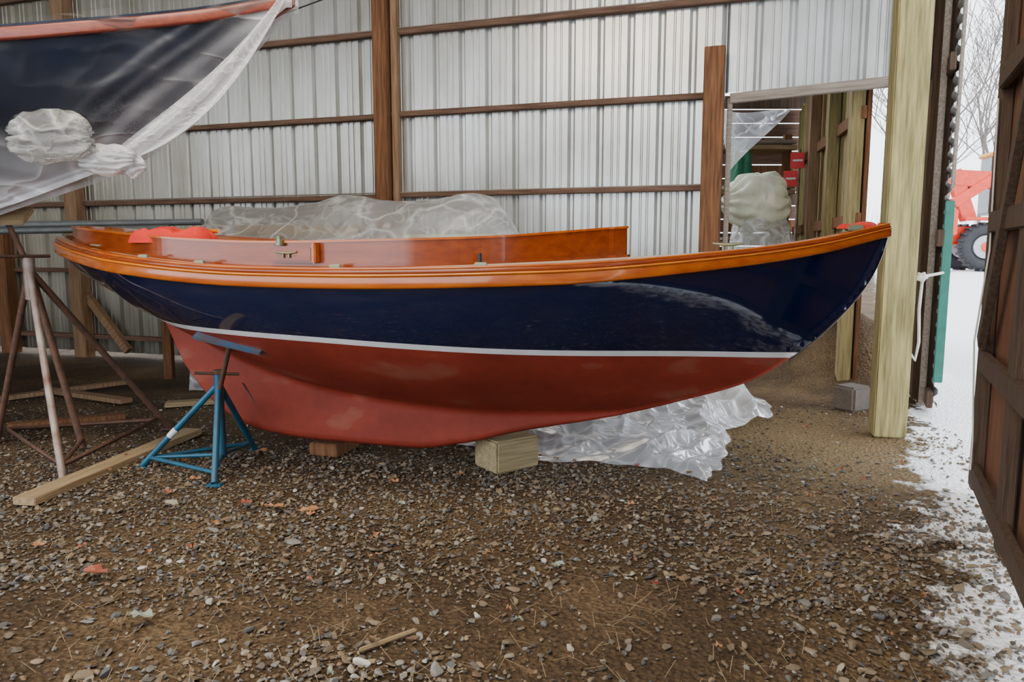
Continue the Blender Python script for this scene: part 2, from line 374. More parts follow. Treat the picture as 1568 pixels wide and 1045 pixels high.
cloth('red_jacket',-1.36,-.46,1.445,.24,.15,.095,M['redcloth'],boat,.3,1,pw_=12)
cloth('red_rag',2.62,0,1.515,.10,.045,.035,M['redcloth'],boat,0,5)
# ================================================================= COVERED BOAT (left)
b2=empty('covered_sailboat',(-1.36,4.75,0),0)
H2=Hull(0,-6,
 b=[(0,.004),(-.2,.1),(-.5,.25),(-1,.47),(-1.6,.68),(-2,.8),(-3,1.02),(-4.5,1.1),(-6,.95)],
 zs=[(0,2.97),(-.5,2.80),(-1,2.68),(-1.55,2.58),(-3,2.45),(-6,2.45)],
 zb=[(0,2.90),(-.12,2.80),(-.3,2.60),(-.62,2.27),(-1.0,2.0),(-1.4,1.84),(-2,1.64),(-3,1.2),(-3.8,.55),(-4.2,.27),(-6,.25)],
 zc=[(0,2.89),(-.3,2.59),(-.62,2.26),(-1.0,1.99),(-2,1.64),(-3,1.3),(-4,1.0),(-6,1.1)],
 zw=[(0,1.84),(-6,1.80)],
 kt=[(0,.012),(-3,.05),(-6,.08)],p=[(0,1.3),(-1,1.5),(-6,2.2)],q=[(0,.95),(-6,.75)])
H2.build('hull',[M['hull2'],M['stripe'],M['red']],b2,nx=140)
band('rub_rail',H2,-.004,.03,-.09,-.02,wood('rail_red',(.24,.05,.025),(.15,.03,.02),'x',.4,.2),b2,n=100)
V=[]
for i in range(81):
    x=-6*i/80; 
    for j in range(9):
        yy=(j/4-1)*H2.b(x); V.append((x,yy,H2.zs(x)-.02+.05*(1-(j/4-1)**2)))
F=[(i*9+j,i*9+9+j,i*9+10+j,i*9+j+1) for i in range(80) for j in range(8)]
mkobj('deck',V,F,M['deck'],parent=b2,smooth=True)
box('transom',(-6,0,1.7),(.03,1.5,1.5),M['hull2'],b2)
def wrap(sd):
    def f(u,v):
        x=.03-u*4.3; xx=min(x,-.002)
        zb=H2.zb(xx); zs=H2.zs(xx)
        low=max(zb-.04,1.5) if zb>1.6 else 1.55
        z=zs+.02-(zs+.02-low)*v
        y=H2.half(xx,min(max(z,zb),zs))+.015
        wr=rdg(x*.8+z*.9,z*1.6-x*.5,sd,1.3)
        y+=.015+.03*wr
        near=math.exp(-max(z-zb,0)/.09) if x>-2.4 else 0
        lo=1/(1+math.exp((z-(2.03-.04*math.sin(x*4)))/.025))*(1 if x<-.8 else 0)
        y+=near*.03
        op=.02+.7*near+.9*lo+.04*wr
        diag=abs((z-2.02)-(x+1.15)*.78)
        op+=.6*math.exp(-(diag/.035)**2)
        for c_ in (.30,.55): op+=.22*math.exp(-((((z-2.02)-(x+1.15)*.78)-c_*.35)/.018)**2)*math.exp(-((x+.6)/.5)**2)
        return (x,sd*y,z,min(op,1.3))
    return grid('plastic_wrap',260,90,f,M['plastic_h'],b2,attr='opac')
wrap(-1); wrap(1)
def bag(name,c,r,mat,parent=None,seed=0,amp=.12,pleat=.1,npl=9,sc=(1,1,1),axis='x',sub=5,fr=1.4,crease=.03):
    bm=bmesh.new(); bmesh.ops.create_icosphere(bm,subdivisions=sub,radius=1)
    for v in bm.verts:
        n=v.co.normalized()
        a,b_,p=(n.y,n.z,n.x) if axis=='x' else ((n.x,n.y,n.z))
        th=math.atan2(a,b_)
        k=1+amp*noise.noise(Vector((n.x*fr+seed,n.y*fr,n.z*fr)))*2
        k+=pleat*(abs(math.sin(npl*.5*th+seed+.8*noise.noise(n*1.5)))-.5)*(.12+abs(p)**1.5*.8)+crease*rdg(n.x+seed,n.y,n.z,1.8)
        v.co=Vector((n.x*r*k*sc[0],n.y*r*k*sc[1],n.z*r*k*sc[2]))
    me=D.meshes.new(name); bm.to_mesh(me); bm.free(); me.materials.append(mat)
    me.polygons.foreach_set('use_smooth',[True]*len(me.polygons))
    o=link(D.objects.new(name,me)); o.location=c
    if parent:o.parent=parent
    return o
bag('plastic_bunch',(-1.30,-.38,2.05),.17,M['plastic_b'],b2,3,.12,.5,12,(1.3,.6,.85),crease=.07)
bag('plastic_knot',(-1.02,-.30,1.93),.085,M['plastic_f'],b2,8,.15,.6,14,(1.6,.9,.9),crease=.1)
bag('plastic_knot_tail',(-.90,-.28,1.90),.05,M['plastic_f'],b2,2,.3,.6,9,(1.3,.9,1.3),crease=.1)
def fold(u,v):
    p=Vector((-1.0,-.30,1.94)).lerp(Vector((.0,-.05,2.96)),u)
    w=.04+.13*math.sin(math.pi*min(1,u*1.02)**.7)
    p+=Vector((.5,0,-.7)).normalized()*((v-.3)*w)
    p.z-=.07*math.sin(math.pi*u); p.x+=.07*math.sin(math.pi*u)
    p.y+=-.05*math.sin(math.pi*u)+.02*math.sin(v*9+u*3)
    return p
grid('plastic_fold',60,30,fold,M['plastic_f'],b2)
box('keel_block',(-5,0,.125),(.5,.4,.25),M['timber'],b2)
# ================================================================= STANDS
st=empty('boat_stand')
ap=Vector((-3.25,5.0,1.29)); feet=[(-2.71,4.33,.02),(-2.70,5.70,.02),(-3.78,5.3,.02)]
mats=[M['galv'],M['rust'],M['rust']]
for i,f in enumerate(feet):
    tube('leg_%d'%(i+1),[ap+Vector((0,0,-.02)),f],.022,mats[i],st)
tube('leg_4',[ap,(-3.02,5.08,.02)],.024,M['rust'],st)
tube('base_ring',[(-2.74,4.37,.1),(-2.75,5.6,.1),(-3.7,5.3,.1)],.016,M['rust'],st,cyc=True)
tube('cross_brace',[(-2.74,4.37,.1),(-3.02,5.08,.08)],.014,M['rust'],st)
for f in feet: box('foot_plate',(f[0],f[1],.008),(.09,.09,.012),M['rust'],st)
tube('socket',[ap-Vector((0,0,.22)),ap+Vector((-.0,0,.06))],.036,M['galv'],st)
tube('screw',[ap,(-3.33,4.93,1.60)],.018,M['rust'],st)
tube('handle',[(-3.34,4.85,1.36),(-3.18,5.12,1.36)],.012,M['rust'],st)
box('pad',(-3.34,4.92,1.625),(.3,.2,.04),M['plank'],st,(.5,0,.2))
st=empty('boat_stand')
ap=Vector((-1.86,4.62,.56)); feet=[(-2.385,4.64,.02),(-1.778,4.28,.02),(-1.80,5.05,.02)]
for i,f in enumerate(feet):
    tube('leg_%d'%(i+1),[ap,f],.02,M['blue'],st)
    box('foot_plate',(f[0],f[1],.008),(.09,.06,.012),M['blue'],st)
for i in range(3):
    a=Vector(feet[i]).lerp(ap,.1);b=Vector(feet[(i+1)%3]).lerp(ap,.1)
    if i!=1: tube('brace_%d'%i,[a,b],.013,M['blue'],st)
    tube('spoke_%d'%i,[a,Vector((ap.x,ap.y,.1))],.013,M['blue'],st)
tube('centre_tube',[(ap.x,ap.y,.08),(ap.x,ap.y,.62)],.03,M['blue'],st)
tube('screw',[(ap.x,ap.y,.5),(-1.70,4.42,.84)],.016,M['rust'],st)
tube('handle',[(-1.98,4.55,.64),(-1.74,4.66,.615)],.01,M['rust'],st)
cyl('handle_nut',(ap.x,ap.y,.635),.035,.03,M['rust'],st,seg=6)
beam('pad',(-1.90,4.45,.905),(-1.45,4.31,.825),.11,.026,M['bluegrey'],st,roll=.55)
cyl('swivel',(-1.69,4.41,.845),.03,.04,M['blue'],st,(.5,0,0))
tube('white_tape',[Vector(feet[0]).lerp(ap,.36),Vector(feet[0]).lerp(ap,.45)],.0215,M['stripe'],st)
# ================================================================= SHED
AX=math.radians(-18)
def W(s,y,z): return Vector((.951*s+.309*y, 8-.309*s+.951*y, z))
wb=empty('wall_back',(0,8,0),AX)
def siding(name,s0,s1,z0,z1,parent,pitch=.30,depth=.04,mat=None,horizontal=False,ph=0,minor=True):
    pts=[]; s=s0-((s0-ph)%pitch)
    a=[(0,0),(.026,depth),(.054,depth),(.08,0)]
    if minor: a+=[(.148,0),(.157,.010),(.167,.010),(.176,0),(.214,0),(.223,.010),(.233,.010),(.242,0)]
    while s<s1:
        for dx,dy in a:
            if dx<pitch: pts.append((s+dx,dy))
        s+=pitch
    pts=[(s0,0)]+[p for p in pts if s0<p[0]<s1]+[(s1,0)]
    V=[]
    for x,y in pts:
        if horizontal: V+=[(z0,y,x),(z1,y,x)]
        else: V+=[(x,y,z0),(x,y,z1)]
    F=[(2*i,2*i+2,2*i+3,2*i+1) for i in range(len(pts)-1)]
    o=mkobj(name,V,F,mat or M['siding'],parent=parent); fixn(o)
    md=o.modifiers.new('t','SOLIDIFY'); md.thickness=.002; md.offset=1
    return o
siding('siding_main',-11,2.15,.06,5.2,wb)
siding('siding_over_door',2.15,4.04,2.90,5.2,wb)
GZ=[.27,1.13,2.0,2.87,3.74,4.61]
for i,z in enumerate(GZ):
    e=4.0 if z>2.89 else 2.12
    for k,(a,b) in enumerate([(-11,-5.6),(-5.6,-1.5),(-1.36,e)]):
        box('girt_%d_%d'%(i,k),((a+b)/2,-.05,z+random.uniform(-.012,.012)),(b-a,.085,.055),M['girt'],wb,(0,random.uniform(-.002,.002),0))
        if i in(2,4): box('girt_edge_%d_%d'%(i,k),((a+b)/2,-.075,z+.034),(b-a,.04,.012),M['greywood'],wb)
beam('header_board',(2.2,-.07,2.83),(3.72,-.07,2.90),.06,.09,M['greywood'],wb)
box('jamb_left',(2.20,-.02,1.42),(.045,.13,2.83),M['greywood'],wb)
box('post_1',(-1.44,-.13,2.6),(.16,.15,5.2),M['brown'],wb)
box('post_2',(-1.30,-.08,2.6),(.07,.1,5.2),M['brown_l'],wb)
box('post_3',(2.055,-.16,1.645),(.19,.12,3.29),M['brown'],wb)
box('post_4',(3.66,-.08,2.6),(.16,.16,5.2),M['brown'],wb)
box('post_5',(3.98,.0,2.6),(.14,.14,5.2),M['darkw'],wb)
box('post_6',(-5.9,-.13,2.6),(.2,.15,5.2),M['brown_l'],wb)
box('post_7',(-7.2,-.13,2.6),(.2,.15,5.2),M['brown'],wb)
beam('knee_brace',(-6.0,-.1,1.0),(-5.2,-.1,.1),.08,.1,M['brown_l'],wb)
p=box('timber_post',(2.86,5.52,2.6),(.23,.2,5.2),M['timber'],None,(0,0,math.radians(-14)),bev=.01)
cb_=empty('overhead_cable')
tube('cable',[(-4.4,8.2,3.5),(-2.5,8.0,3.78),(-1.6,7.9,4.05),(-.6,7.6,4.9)],.008,M['black'],cb_,seg=6)
RZ=math.atan2(.902,.433)
wr=empty('wall_right',(2.65,4.18,0),RZ)
siding('siding_corner',2.50,2.86,0.05,5.2,wr)
box('corner_post',(2.72,.06,2.6),(.14,.12,5.2),M['darkw'],wr)
for z in (.5,1.2,1.9,2.6,3.3,4.0): box('girt',(2.62,.02,z),(.35,.06,.12),M['greywood'],wr)
d1=empty('door_1',(2.65,4.18,0),RZ)
siding('corrugated_face',.08,5.2,2.14,2.50,d1,pitch=.12,depth=.03,mat=simple('dull_metal',(.6,.63,.66),.4,.3),horizontal=True,minor=False)
box('edge_stile',(2.46,.05,2.6),(.09,.06,5.1),M['darkw'],d1)
box('teal_trim',(2.13,.01,1.05),(.02,.07,1.5),M['teal'],d1)
box('grey_trim',(2.13,.0,3.45),(.02,.03,3.1),M['greywood'],d1)
box('inner_stile',(2.38,.10,2.6),(.045,.05,5.1),M['greywood'],d1)
for z in(.15,1.5,2.9,4.3): box('rail',(2.3,.06,z),(.38,.05,.14),M['darkw'],d1)
d2=empty('door_2',(2.70,4.155,0),RZ)
box('stile',(-.07,.02,2.0),(.14,.06,3.9),M['darkw'],d2)
box('stile_edge',(.012,.0,2.0),(.02,.09,3.9),M['greywood'],d2)
for i,z in enumerate((.16,.80,1.55,2.3,3.05,3.8)): box('rail_%d'%i,(-1.55,.045,z),(2.8,.04,.11),M['darkw'],d2)
box('stile_2',(-1.1,.03,2.0),(.14,.05,3.9),M['darkw'],d2); box('stile_3',(-2.95,.02,2.0),(.14,.06,3.9),M['darkw'],d2)
box('panel',(-1.5,-.02,2.0),(2.9,.015,3.8),M['ply'],d2,bev=.002)
beam('diagonal_brace',(-.2,.06,.9),(-1.1,.06,2.2),.04,.1,M['darkw'],d2)
wf=siding('wall_right_near',-7,-3.1,0.05,5.2,None); wf.location=(2.65,4.18,0); wf.rotation_euler[2]=RZ
rp=empty('hanging_rope')
tube('rope_tie',[(2.99,5.6,1.22),(3.15,5.75,1.19),(3.40,5.95,1.21),(3.63,6.20,1.22)],.012,M['rope'],rp)
tube('rope_loop',[(3.05,5.62,1.2),(3.06,5.63,1.0),(3.03,5.62,.8),(3.05,5.62,.62),(3.10,5.63,.56),(3.12,5.63,.7),(3.10,5.62,.95),(3.12,5.64,1.17)],.012,M['rope'],rp)
bag('rope_knot',(3.1,5.63,1.2),.04,M['rope'],rp,2,.3,sub=3)
r2=empty('hanging_rope')
tube('line',[(2.58,4.05,2.2),(2.59,4.04,1.4),(2.55,4.05,.9),(2.59,4.06,.35),(2.52,3.95,.2)],.005,M['rope'],r2)
rf=siding('ceiling',-12,4.15,-9.0,1.0,None,mat=simple('roof_metal',(.6,.6,.6),.5,.2))
rf.data.transform(Matrix(((1,0,0,0),(0,0,1,0),(0,1,0,0),(0,0,0,1)))); rf.location=(0,8,5.25); rf.rotation_euler[2]=AX
wl=siding('wall_left',-9,1,0,5.2,None); wl.location=W(-11,0,0); wl.rotation_euler[2]=AX+math.pi/2
# ================================================================= BAY BEYOND
pw=empty('wall_side')
p0=Vector((3.38,7.2,0));p1=Vector((4.42,11.6,0)); L=(p1-p0).length; dr=(p1-p0)/L; t=0;i=0
ang=math.atan2(dr.y,dr.x)
while t<L:
    w=random.choice((.14,.19,.24)); c=p0+dr*(t+w/2)
    box('plank_%d'%i,(c.x+random.uniform(-.02,.02),c.y,1.8),(w,.04,3.6+random.uniform(-.2,.1)),random.choice((M['plankz'],M['brown_l'],M['plankz'],M['timber'],M['brown'])),pw,(0,0,ang)); t+=w+random.choice((.005,.01,.03));i+=1
for z in (1.7,2.7): beam('rail',p0+Vector((-.05,0,z)),p1+Vector((-.05,0,z)),.05,.12,M['brown'],pw)
for k,tt in enumerate((.1,1.3,2.6)):
    c=p0+dr*tt; box('stud_%d'%k,(c.x-.10,c.y,1.8),(.15,.12,3.6),(M['plankz'],M['plankz'],M['brown_l'])[k],pw,(0,0,ang))
wf=empty('wall_far')
for i in range(18): box('board_%d'%i,(3.0,11.8,.1+i*.21),(4.4,.03,.195),random.choice((M['darkw'],M['brown'],M['girt'])),wf)
rk=empty('lumber_rack')
for x in(2.85,3.85): box('upright',(x,10.6,1.5),(.1,.1,3.0),M['brown'],rk)
for z in(1.5,2.2,2.8):
    box('arm',(3.35,10.6,z),(1.1,.5,.06),M['plank'],rk)
    for k in range(4): beam('board',(2.9+.02*k,10.35+.1*k,z+.06),(3.9,10.4+.1*k,z+.07+.03*k),.07,.04,random.choice((M['plank'],M['greywood'])),rk)
tb=empty('tarped_bundle')
bag('canvas_wrap',(2.93,9.0,1.97),.40,M['tarp'],tb,5,.10,.3,12,(.9,.8,.85),crease=.07)
tube('tie_cord',[(2.93+.02*math.sin(a*3),9.0+.33*math.cos(a),1.97+.345*math.sin(a)) for a in np.linspace(0,2*math.pi,30,endpoint=False)],.008,M['rope'],tb,cyc=True)
bag('plastic_wrap',(2.95,8.95,1.2),.5,M['plastic_b'],tb,9,.1,.1,9,(.8,.7,1.5),axis='z')
box('pallet_stack',(2.95,9.0,.45),(.7,.7,.9),M['greywood'],tb)
cloth('green_canvas_bundle',2.98,9.9,2.2,.16,.2,.55,M['green'],None,0,3)
sg=empty('warning_sign')
for k,(u,z) in enumerate(((3.68,2.55),(3.60,2.32))):
    box('sign_plate_%d'%k,(u,9.75,z),(.17,.015,.2),M['sign'],sg,(0,0,-.2)); box('sign_stripe_%d'%k,(u,9.735,z),(.12,.006,.025),M['stripe'],sg,(0,0,-.2))
tube('sign_post',[(3.72,9.8,0),(3.72,9.8,2.7)],.02,M['galv'],sg)
def hang(u,v): 
    return (2.35+u*.65+.1*v, 8.6+.2*math.sin(u*4)+.05*math.sin(v*7), 3.0-.75*v*(1-u)**.9-.05*u)
hg=grid('hanging_plastic_sheet',30,20,hang,M['plastic_w'])
lk=siding('ceiling_bay',2,4.4,1.2,5,None); lk.data.transform(Matrix(((1,0,0,0),(0,0,1,0),(0,1,0,0),(0,0,0,1)))); lk.location=(0,8,3.9); lk.rotation_euler[2]=AX
# ================================================================= CLUTTER
cr=empty('plastic_covered_stack')
topc=curve([(0,1.66),(.03,1.80),(.08,1.84),(.25,1.83),(.36,1.86),(.45,1.93),(.52,1.91),(.6,1.87),(.72,1.89),(.84,1.93),(.91,1.91),(.96,1.74),(1,1.5)])
def pile(u,v):
    X=-3.2+u*3.38
    topz=topc(u)
    th=v*math.pi
    y=-math.cos(th)*.55; s=math.sin(th)**.35 if 0<v<1 else 0
    z=.02+(topz-.02)*s
    r=rdg(X*1.1+z*.9,z*1.1+y-X*.4,3,1.1)+.5*rdg(X*1.2+5,z*1.5-X,y,2)
    if z>1: z+=.012*r
    y+=-.045*r+.08*fbm(X*1.2,z*.6,7,1,2)
    X+= (u-.5)*-.2*(z/1.8)
    return (X,7.2-.31*X*.6+y,max(z,.01))
grid('plastic_cover',240,100,pile,M['plastic'],cr)
box('crate',(-1.6,7.65,.8),(2.0,.5,1.5),M['greywood'],cr); box('crate_top',(-.6,7.35,.8),(.9,.4,1.5),M['tarp'],cr)
box('board_stack',(-2.2,7.75,1.6),(1.2,.4,.1),M['plank'],cr)
sp=empty('stored_spars')
tube('mast',[(-7,8.9,1.68),(-3.3,7.98,1.70)],[.05,.035],M['pole'],sp); tube('boom',[(-7,8.7,1.60),(-3.6,7.85,1.63)],.035,M['pole'],sp)
for x,y in((-6.5,8.75),(-3.75,8.0)): box('trestle_post',(x,y,.78),(.09,.09,1.56),M['brown'],sp)
outl=[(-.46,5.3),(.0,4.95),(.16,4.79),(.55,4.72),(.91,4.65),(1.1,4.45),(1.215,4.36),(1.30,4.6),(1.5,4.95),(1.62,5.5),(2.05,5.8),(2.2,6.2),(2.1,6.75),(1.5,6.9),(.8,6.6),(.2,6.0)]
cxy=np.array([.95,5.6]); on=len(outl)
def outp(a):
    f=a*on; i=int(f)%on; k=f-int(f); return np.array(outl[i])*(1-k)+np.array(outl[(i+1)%on])*k
def sheet(u,v):
    a=u%1.0; p=outp(a); r=v
    rr=r*(1+.03*math.sin(a*60)+.02*math.sin(a*131))
    q=cxy+(p-cxy)*rr
    bump=.34*math.exp(-(((q[0]-1.6)/.5)**2+((q[1]-6.2)/.42)**2))+.12*math.exp(-(((q[0]-.7)/.6)**2+((q[1]-5.5)/.4)**2))
    wx=q[0]+.2*noise.noise(Vector((q[0],q[1],9))); wy=q[1]+.2*noise.noise(Vector((q[0],q[1],19)))
    n1=rdg(wx*.8+wy*.9,wy*.5-wx*.4,0,1.5); n2=rdg(wx*.5-wy*1.2,wx*.7,4,2.4); n3=rdg(wx,wy*.6,7,4.5)
    z=.012+bump*(.75+.3*n1+.2*n2)+(n1*.09+n2*.06+n3*.02)*(1-r**7)
    return (q[0],q[1],max(z,.012))
grid('plastic_sheet',360,130,sheet,M['plastic_w'])
box('wooden_block',(-.035,4.70,.105),(.33,.27,.21),wood('block_wood',(.38,.30,.17),(.20,.16,.085),'x'),None,(0,0,.62),bev=.012)
box('wooden_block',(-1.24,5.05,.05),(.22,.3,.09),M['brown'],None,(0,0,-.3))
box('wooden_block',(3.0,6.42,.11),(.24,.22,.22),simple('old_block',(.14,.115,.10),.9,bump=.5),None,(0,0,.5),bev=.02)
beam('wooden_plank',(-2.68,3.92,.03),(-2.43,5.52,.03),.14,.045,M['plank'])
beam('wooden_plank',(-3.1,6.5,.03),(-2.45,6.7,.04),.12,.04,M['plank'])
beam('wooden_plank',(-4.6,7.2,.03),(-3.5,6.6,.04),.12,.04,M['brown_l'])
beam('wooden_plank',(-3.9,5.6,.05),(-3.2,6.0,.04),.1,.04,M['brown'])
beam('wooden_plank',(-4.9,6.6,.03),(-4.0,7.6,.04),.1,.04,M['brown_l'])
beam('wood_splinter',(-.53,2.42,.02),(-.35,2.55,.025),.02,.012,M['plank'])
# ================================================================= GROUND
def sd_right(X,Y): return (X-2.65)*.902-(Y-4.18)*.433
def sm(t): t=min(max(t,0),1); return t*t*(3-2*t)
def gz(X,Y):
    z=.02*fbm(X,Y,0,.7,4)
    d=sd_right(X,Y)
    z+=.75*sm((Y-9)/14)*sm((d-.3)/1.6)
    m=math.exp(-(((X-3.75)/.62)**2+((Y-8.2)/.9)**2))
    z+=.72*m*(1+.15*fbm(X,Y,1,3,3))
    return z
xs=np.concatenate([np.linspace(-30,-5.2,20),np.linspace(-5,5,170),np.linspace(5.2,60,90)])
ys=np.concatenate([np.linspace(-8,1,15),np.linspace(1.1,9.5,150),np.linspace(9.8,80,80)])
V=[(x,y,gz(x,y)-.004) for x in xs for y in ys]; ny=len(ys)
F=[(i*ny+j,(i+1)*ny+j,(i+1)*ny+j+1,i*ny+j+1) for i in range(len(xs)-1) for j in range(ny-1)]
def groundmat():
    m,nt,b=newmat('dirt_and_snow')
    g=N(nt,'ShaderNodeNewGeometry')
    n1=N(nt,'ShaderNodeTexNoise',Scale=1.0,Detail=8,Roughness=.62); nt.links.new(g.outputs['Position'],n1.inputs['Vector'])
    r1=ramp(nt,[(.3,(.048,.031,.018)),(.5,(.098,.064,.035)),(.7,(.19,.13,.07))]); nt.links.new(n1.outputs['Fac'],r1.inputs[0])
    v=N(nt,'ShaderNodeTexVoronoi',Scale=38); nt.links.new(g.outputs['Position'],v.inputs['Vector'])
    n2=N(nt,'ShaderNodeTexNoise',Scale=60,Detail=6); nt.links.new(g.outputs['Position'],n2.inputs['Vector'])
    r2=ramp(nt,[(.3,(.4,.38,.36)),(.7,(1.3,1.25,1.2))]); nt.links.new(n2.outputs['Fac'],r2.inputs[0])
    mx=N(nt,'ShaderNodeMix',data_type='RGBA',blend_type='MULTIPLY'); mx.inputs[0].default_value=1
    nt.links.new(r1.outputs[0],mx.inputs[6]); nt.links.new(r2.outputs[0],mx.inputs[7])
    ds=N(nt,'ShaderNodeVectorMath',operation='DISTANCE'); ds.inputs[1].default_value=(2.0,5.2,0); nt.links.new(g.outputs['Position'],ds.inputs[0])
    dm=N(nt,'ShaderNodeMapRange'); dm.inputs['From Min'].default_value=.3; dm.inputs['From Max'].default_value=1.6; dm.inputs['To Min'].default_value=.75; dm.inputs['To Max'].default_value=0; nt.links.new(ds.outputs['Value'],dm.inputs[0])  # warm pool of doorway light painted into the dirt colour
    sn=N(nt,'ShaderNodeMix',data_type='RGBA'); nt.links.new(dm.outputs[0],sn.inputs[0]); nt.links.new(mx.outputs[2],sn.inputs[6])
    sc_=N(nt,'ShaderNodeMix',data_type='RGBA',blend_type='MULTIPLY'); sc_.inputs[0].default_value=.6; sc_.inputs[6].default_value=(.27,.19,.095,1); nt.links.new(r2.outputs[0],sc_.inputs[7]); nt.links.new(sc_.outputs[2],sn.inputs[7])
    dp=N(nt,'ShaderNodeVectorMath',operation='DOT_PRODUCT'); dp.inputs[1].default_value=(.902,-.433,0); nt.links.new(g.outputs['Position'],dp.inputs[0])
    off=.902*2.65-.433*4.18
    n3=N(nt,'ShaderNodeTexNoise',Scale=3.5,Detail=6,Roughness=.65); nt.links.new(g.outputs['Position'],n3.inputs['Vector'])
    ma=N(nt,'ShaderNodeMath',operation='MULTIPLY_ADD'); ma.inputs[1].default_value=1.5; nt.links.new(n3.outputs['Fac'],ma.inputs[0]); nt.links.new(dp.outputs['Value'],ma.inputs[2])
    mr=N(nt,'ShaderNodeMapRange'); mr.inputs['From Min'].default_value=off+.48; mr.inputs['From Max'].default_value=off+.60
    nt.links.new(ma.outputs[0],mr.inputs[0])
    ms=N(nt,'ShaderNodeMix',data_type='RGBA'); nt.links.new(mr.outputs[0],ms.inputs[0]); nt.links.new(sn.outputs[2],ms.inputs[6]); ms.inputs[7].default_value=(.93,.95,.98,1)
    nt.links.new(ms.outputs[2],b.inputs['Base Color']); b.inputs['Roughness'].default_value=.9; b.inputs['Specular IOR Level'].default_value=.2
    ad=N(nt,'ShaderNodeMath',operation='ADD'); nt.links.new(n2.outputs['Fac'],ad.inputs[0]); nt.links.new(v.outputs['Distance'],ad.inputs[1])
    bp=N(nt,'ShaderNodeBump',Strength=.8,Distance=.025); nt.links.new(ad.outputs[0],bp.inputs['Height']); nt.links.new(bp.outputs[0],b.inputs['Normal'])
    return m
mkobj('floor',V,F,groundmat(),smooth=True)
def ico(sub):
    bm=bmesh.new(); bmesh.ops.create_icosphere(bm,subdivisions=sub,radius=1)
    v=np.array([x.co[:] for x in bm.verts]); f=np.array([[q.index for q in p.verts] for p in bm.faces]); bm.free(); return v,f
def stones(cnt,region,rmin,rmax,sub,dens,jit=.25,light=1.0):
    bv,bf=ico(sub); P=[];S=[]
    while len(P)<cnt:
        x=random.uniform(region[0],region[1]); y=region[2]+(region[3]-region[2])*random.random()**1.2
        if abs(x)>.75*y+.3: continue
        if sd_right(x,y)>.1: continue
        if random.random()<dens(x,y): P.append((x,y)); S.append(rmin+(rmax-rmin)*random.random()**2.5)
    P=np.array(P);S=np.array(S);n=len(P)
    sc=S[:,None]*np.stack([np.random.uniform(.8,1.5,n),np.random.uniform(.6,1.1,n),np.random.uniform(.35,.75,n)],1)
    A=np.random.uniform(-.6,.6,n);B=np.random.uniform(0,2*np.pi,n)
    v=bv[None]*(1+np.random.uniform(-jit,jit,(n,len(bv),1)))
    for _ in range(5):
        d=np.random.normal(size=(n,1,3)); d/=np.linalg.norm(d,axis=2,keepdims=True); c=np.random.uniform(.25,.6,(n,1))
        pr=(v*d).sum(2); ex=np.maximum(pr-c,0); v=v-ex[...,None]*d
    v=v*sc[:,None,:]
    y=v[...,1]*np.cos(A)[:,None]-v[...,2]*np.sin(A)[:,None]; z=v[...,1]*np.sin(A)[:,None]+v[...,2]*np.cos(A)[:,None]
    x=v[...,0]; X=x*np.cos(B)[:,None]-y*np.sin(B)[:,None]; Y=x*np.sin(B)[:,None]+y*np.cos(B)[:,None]
    g=np.array([gz(a,b) for a,b in P])
    out=np.stack([X+P[:,0:1],Y+P[:,1:2],z+(g+sc[:,2]*.4)[:,None]],2)
    pal=np.array([(.13,.098,.065),(.18,.13,.08),(.16,.148,.13),(.085,.068,.054),(.23,.195,.145),(.14,.088,.052),(.38,.35,.30),(.07,.068,.068)])*light
    col=pal[np.random.choice(len(pal),n,p=[.2,.18,.17,.16,.09,.09,.02,.09])]*np.random.uniform(.75,1.3,(n,1))
    # foreground patch of cleaner grey stone
    k=np.exp(-(((P[:,0]+.75)/.6)**2+((P[:,1]-2.15)/.35)**2))[:,None]
    col=col*(1+.45*k)
    faces=(bf[None]+(np.arange(n)*len(bv))[:,None,None]).reshape(-1,3)
    return out.reshape(-1,3),faces,np.repeat(col,len(bv),0)
def dens(x,y):
    nz=fbm(x,y,3,1.1,3)
    bandm=sm((y-2.75+.25*nz)/.35)*(1-sm((y-4.6)/1.0)*.9)
    d=.10+.8*bandm*(.65+.35*sm((nz+.35)/.5))
    d+=.85*math.exp(-(((x+.75)/.62)**2+((y-2.15)/.33)**2))
    d+=.35*sm((x-.7)/.6)*(1-sm((y-3.0)/.6))
    d*=1-.9*min(1,math.exp(-(((x-2.2)/.7)**2+((y-5.2)/1.0)**2))+math.exp(-(((x-2.6)/.5)**2+((y-4.4)/.8)**2)))
    return max(.03,min(1,d))
def densf(x,y): return dens(x,y)*(1 if y<2.7 else .25)
parts=[stones(30000,(-5,3.4,1.7,7),.005,.015,1,dens,.15),stones(6200,(-5,3.4,1.7,6.5),.011,.022,2,dens,.06),stones(620,(-3,3,1.7,5),.018,.031,2,densf,.06,1.1)]
vo=0;VV=[];FF=[];CC=[]
for v,f,c in parts: VV.append(v);FF.append(f+vo);CC.append(c);vo+=len(v)
VV=np.concatenate(VV);FF=np.concatenate(FF);CC=np.concatenate(CC)
me=D.meshes.new('gravel'); me.vertices.add(len(VV)); me.vertices.foreach_set('co',VV.ravel())
me.loops.add(len(FF)*3); me.loops.foreach_set('vertex_index',FF.ravel())
me.polygons.add(len(FF)); me.polygons.foreach_set('loop_start',np.arange(0,len(FF)*3,3)); me.update(calc_edges=True); me.validate()
me.shade_flat()
at=me.attributes.new('scol','FLOAT_COLOR','POINT'); at.data.foreach_set('color',np.concatenate([CC,np.ones((len(CC),1))],1).ravel())
m,nt,b=newmat('stone'); a=N(nt,'ShaderNodeAttribute'); a.attribute_name='scol'
nt.links.new(a.outputs['Color'],b.inputs['Base Color']); b.inputs['Roughness'].default_value=.7; b.inputs['Specular IOR Level'].default_value=.3
me.materials.append(m); link(D.objects.new('gravel',me))
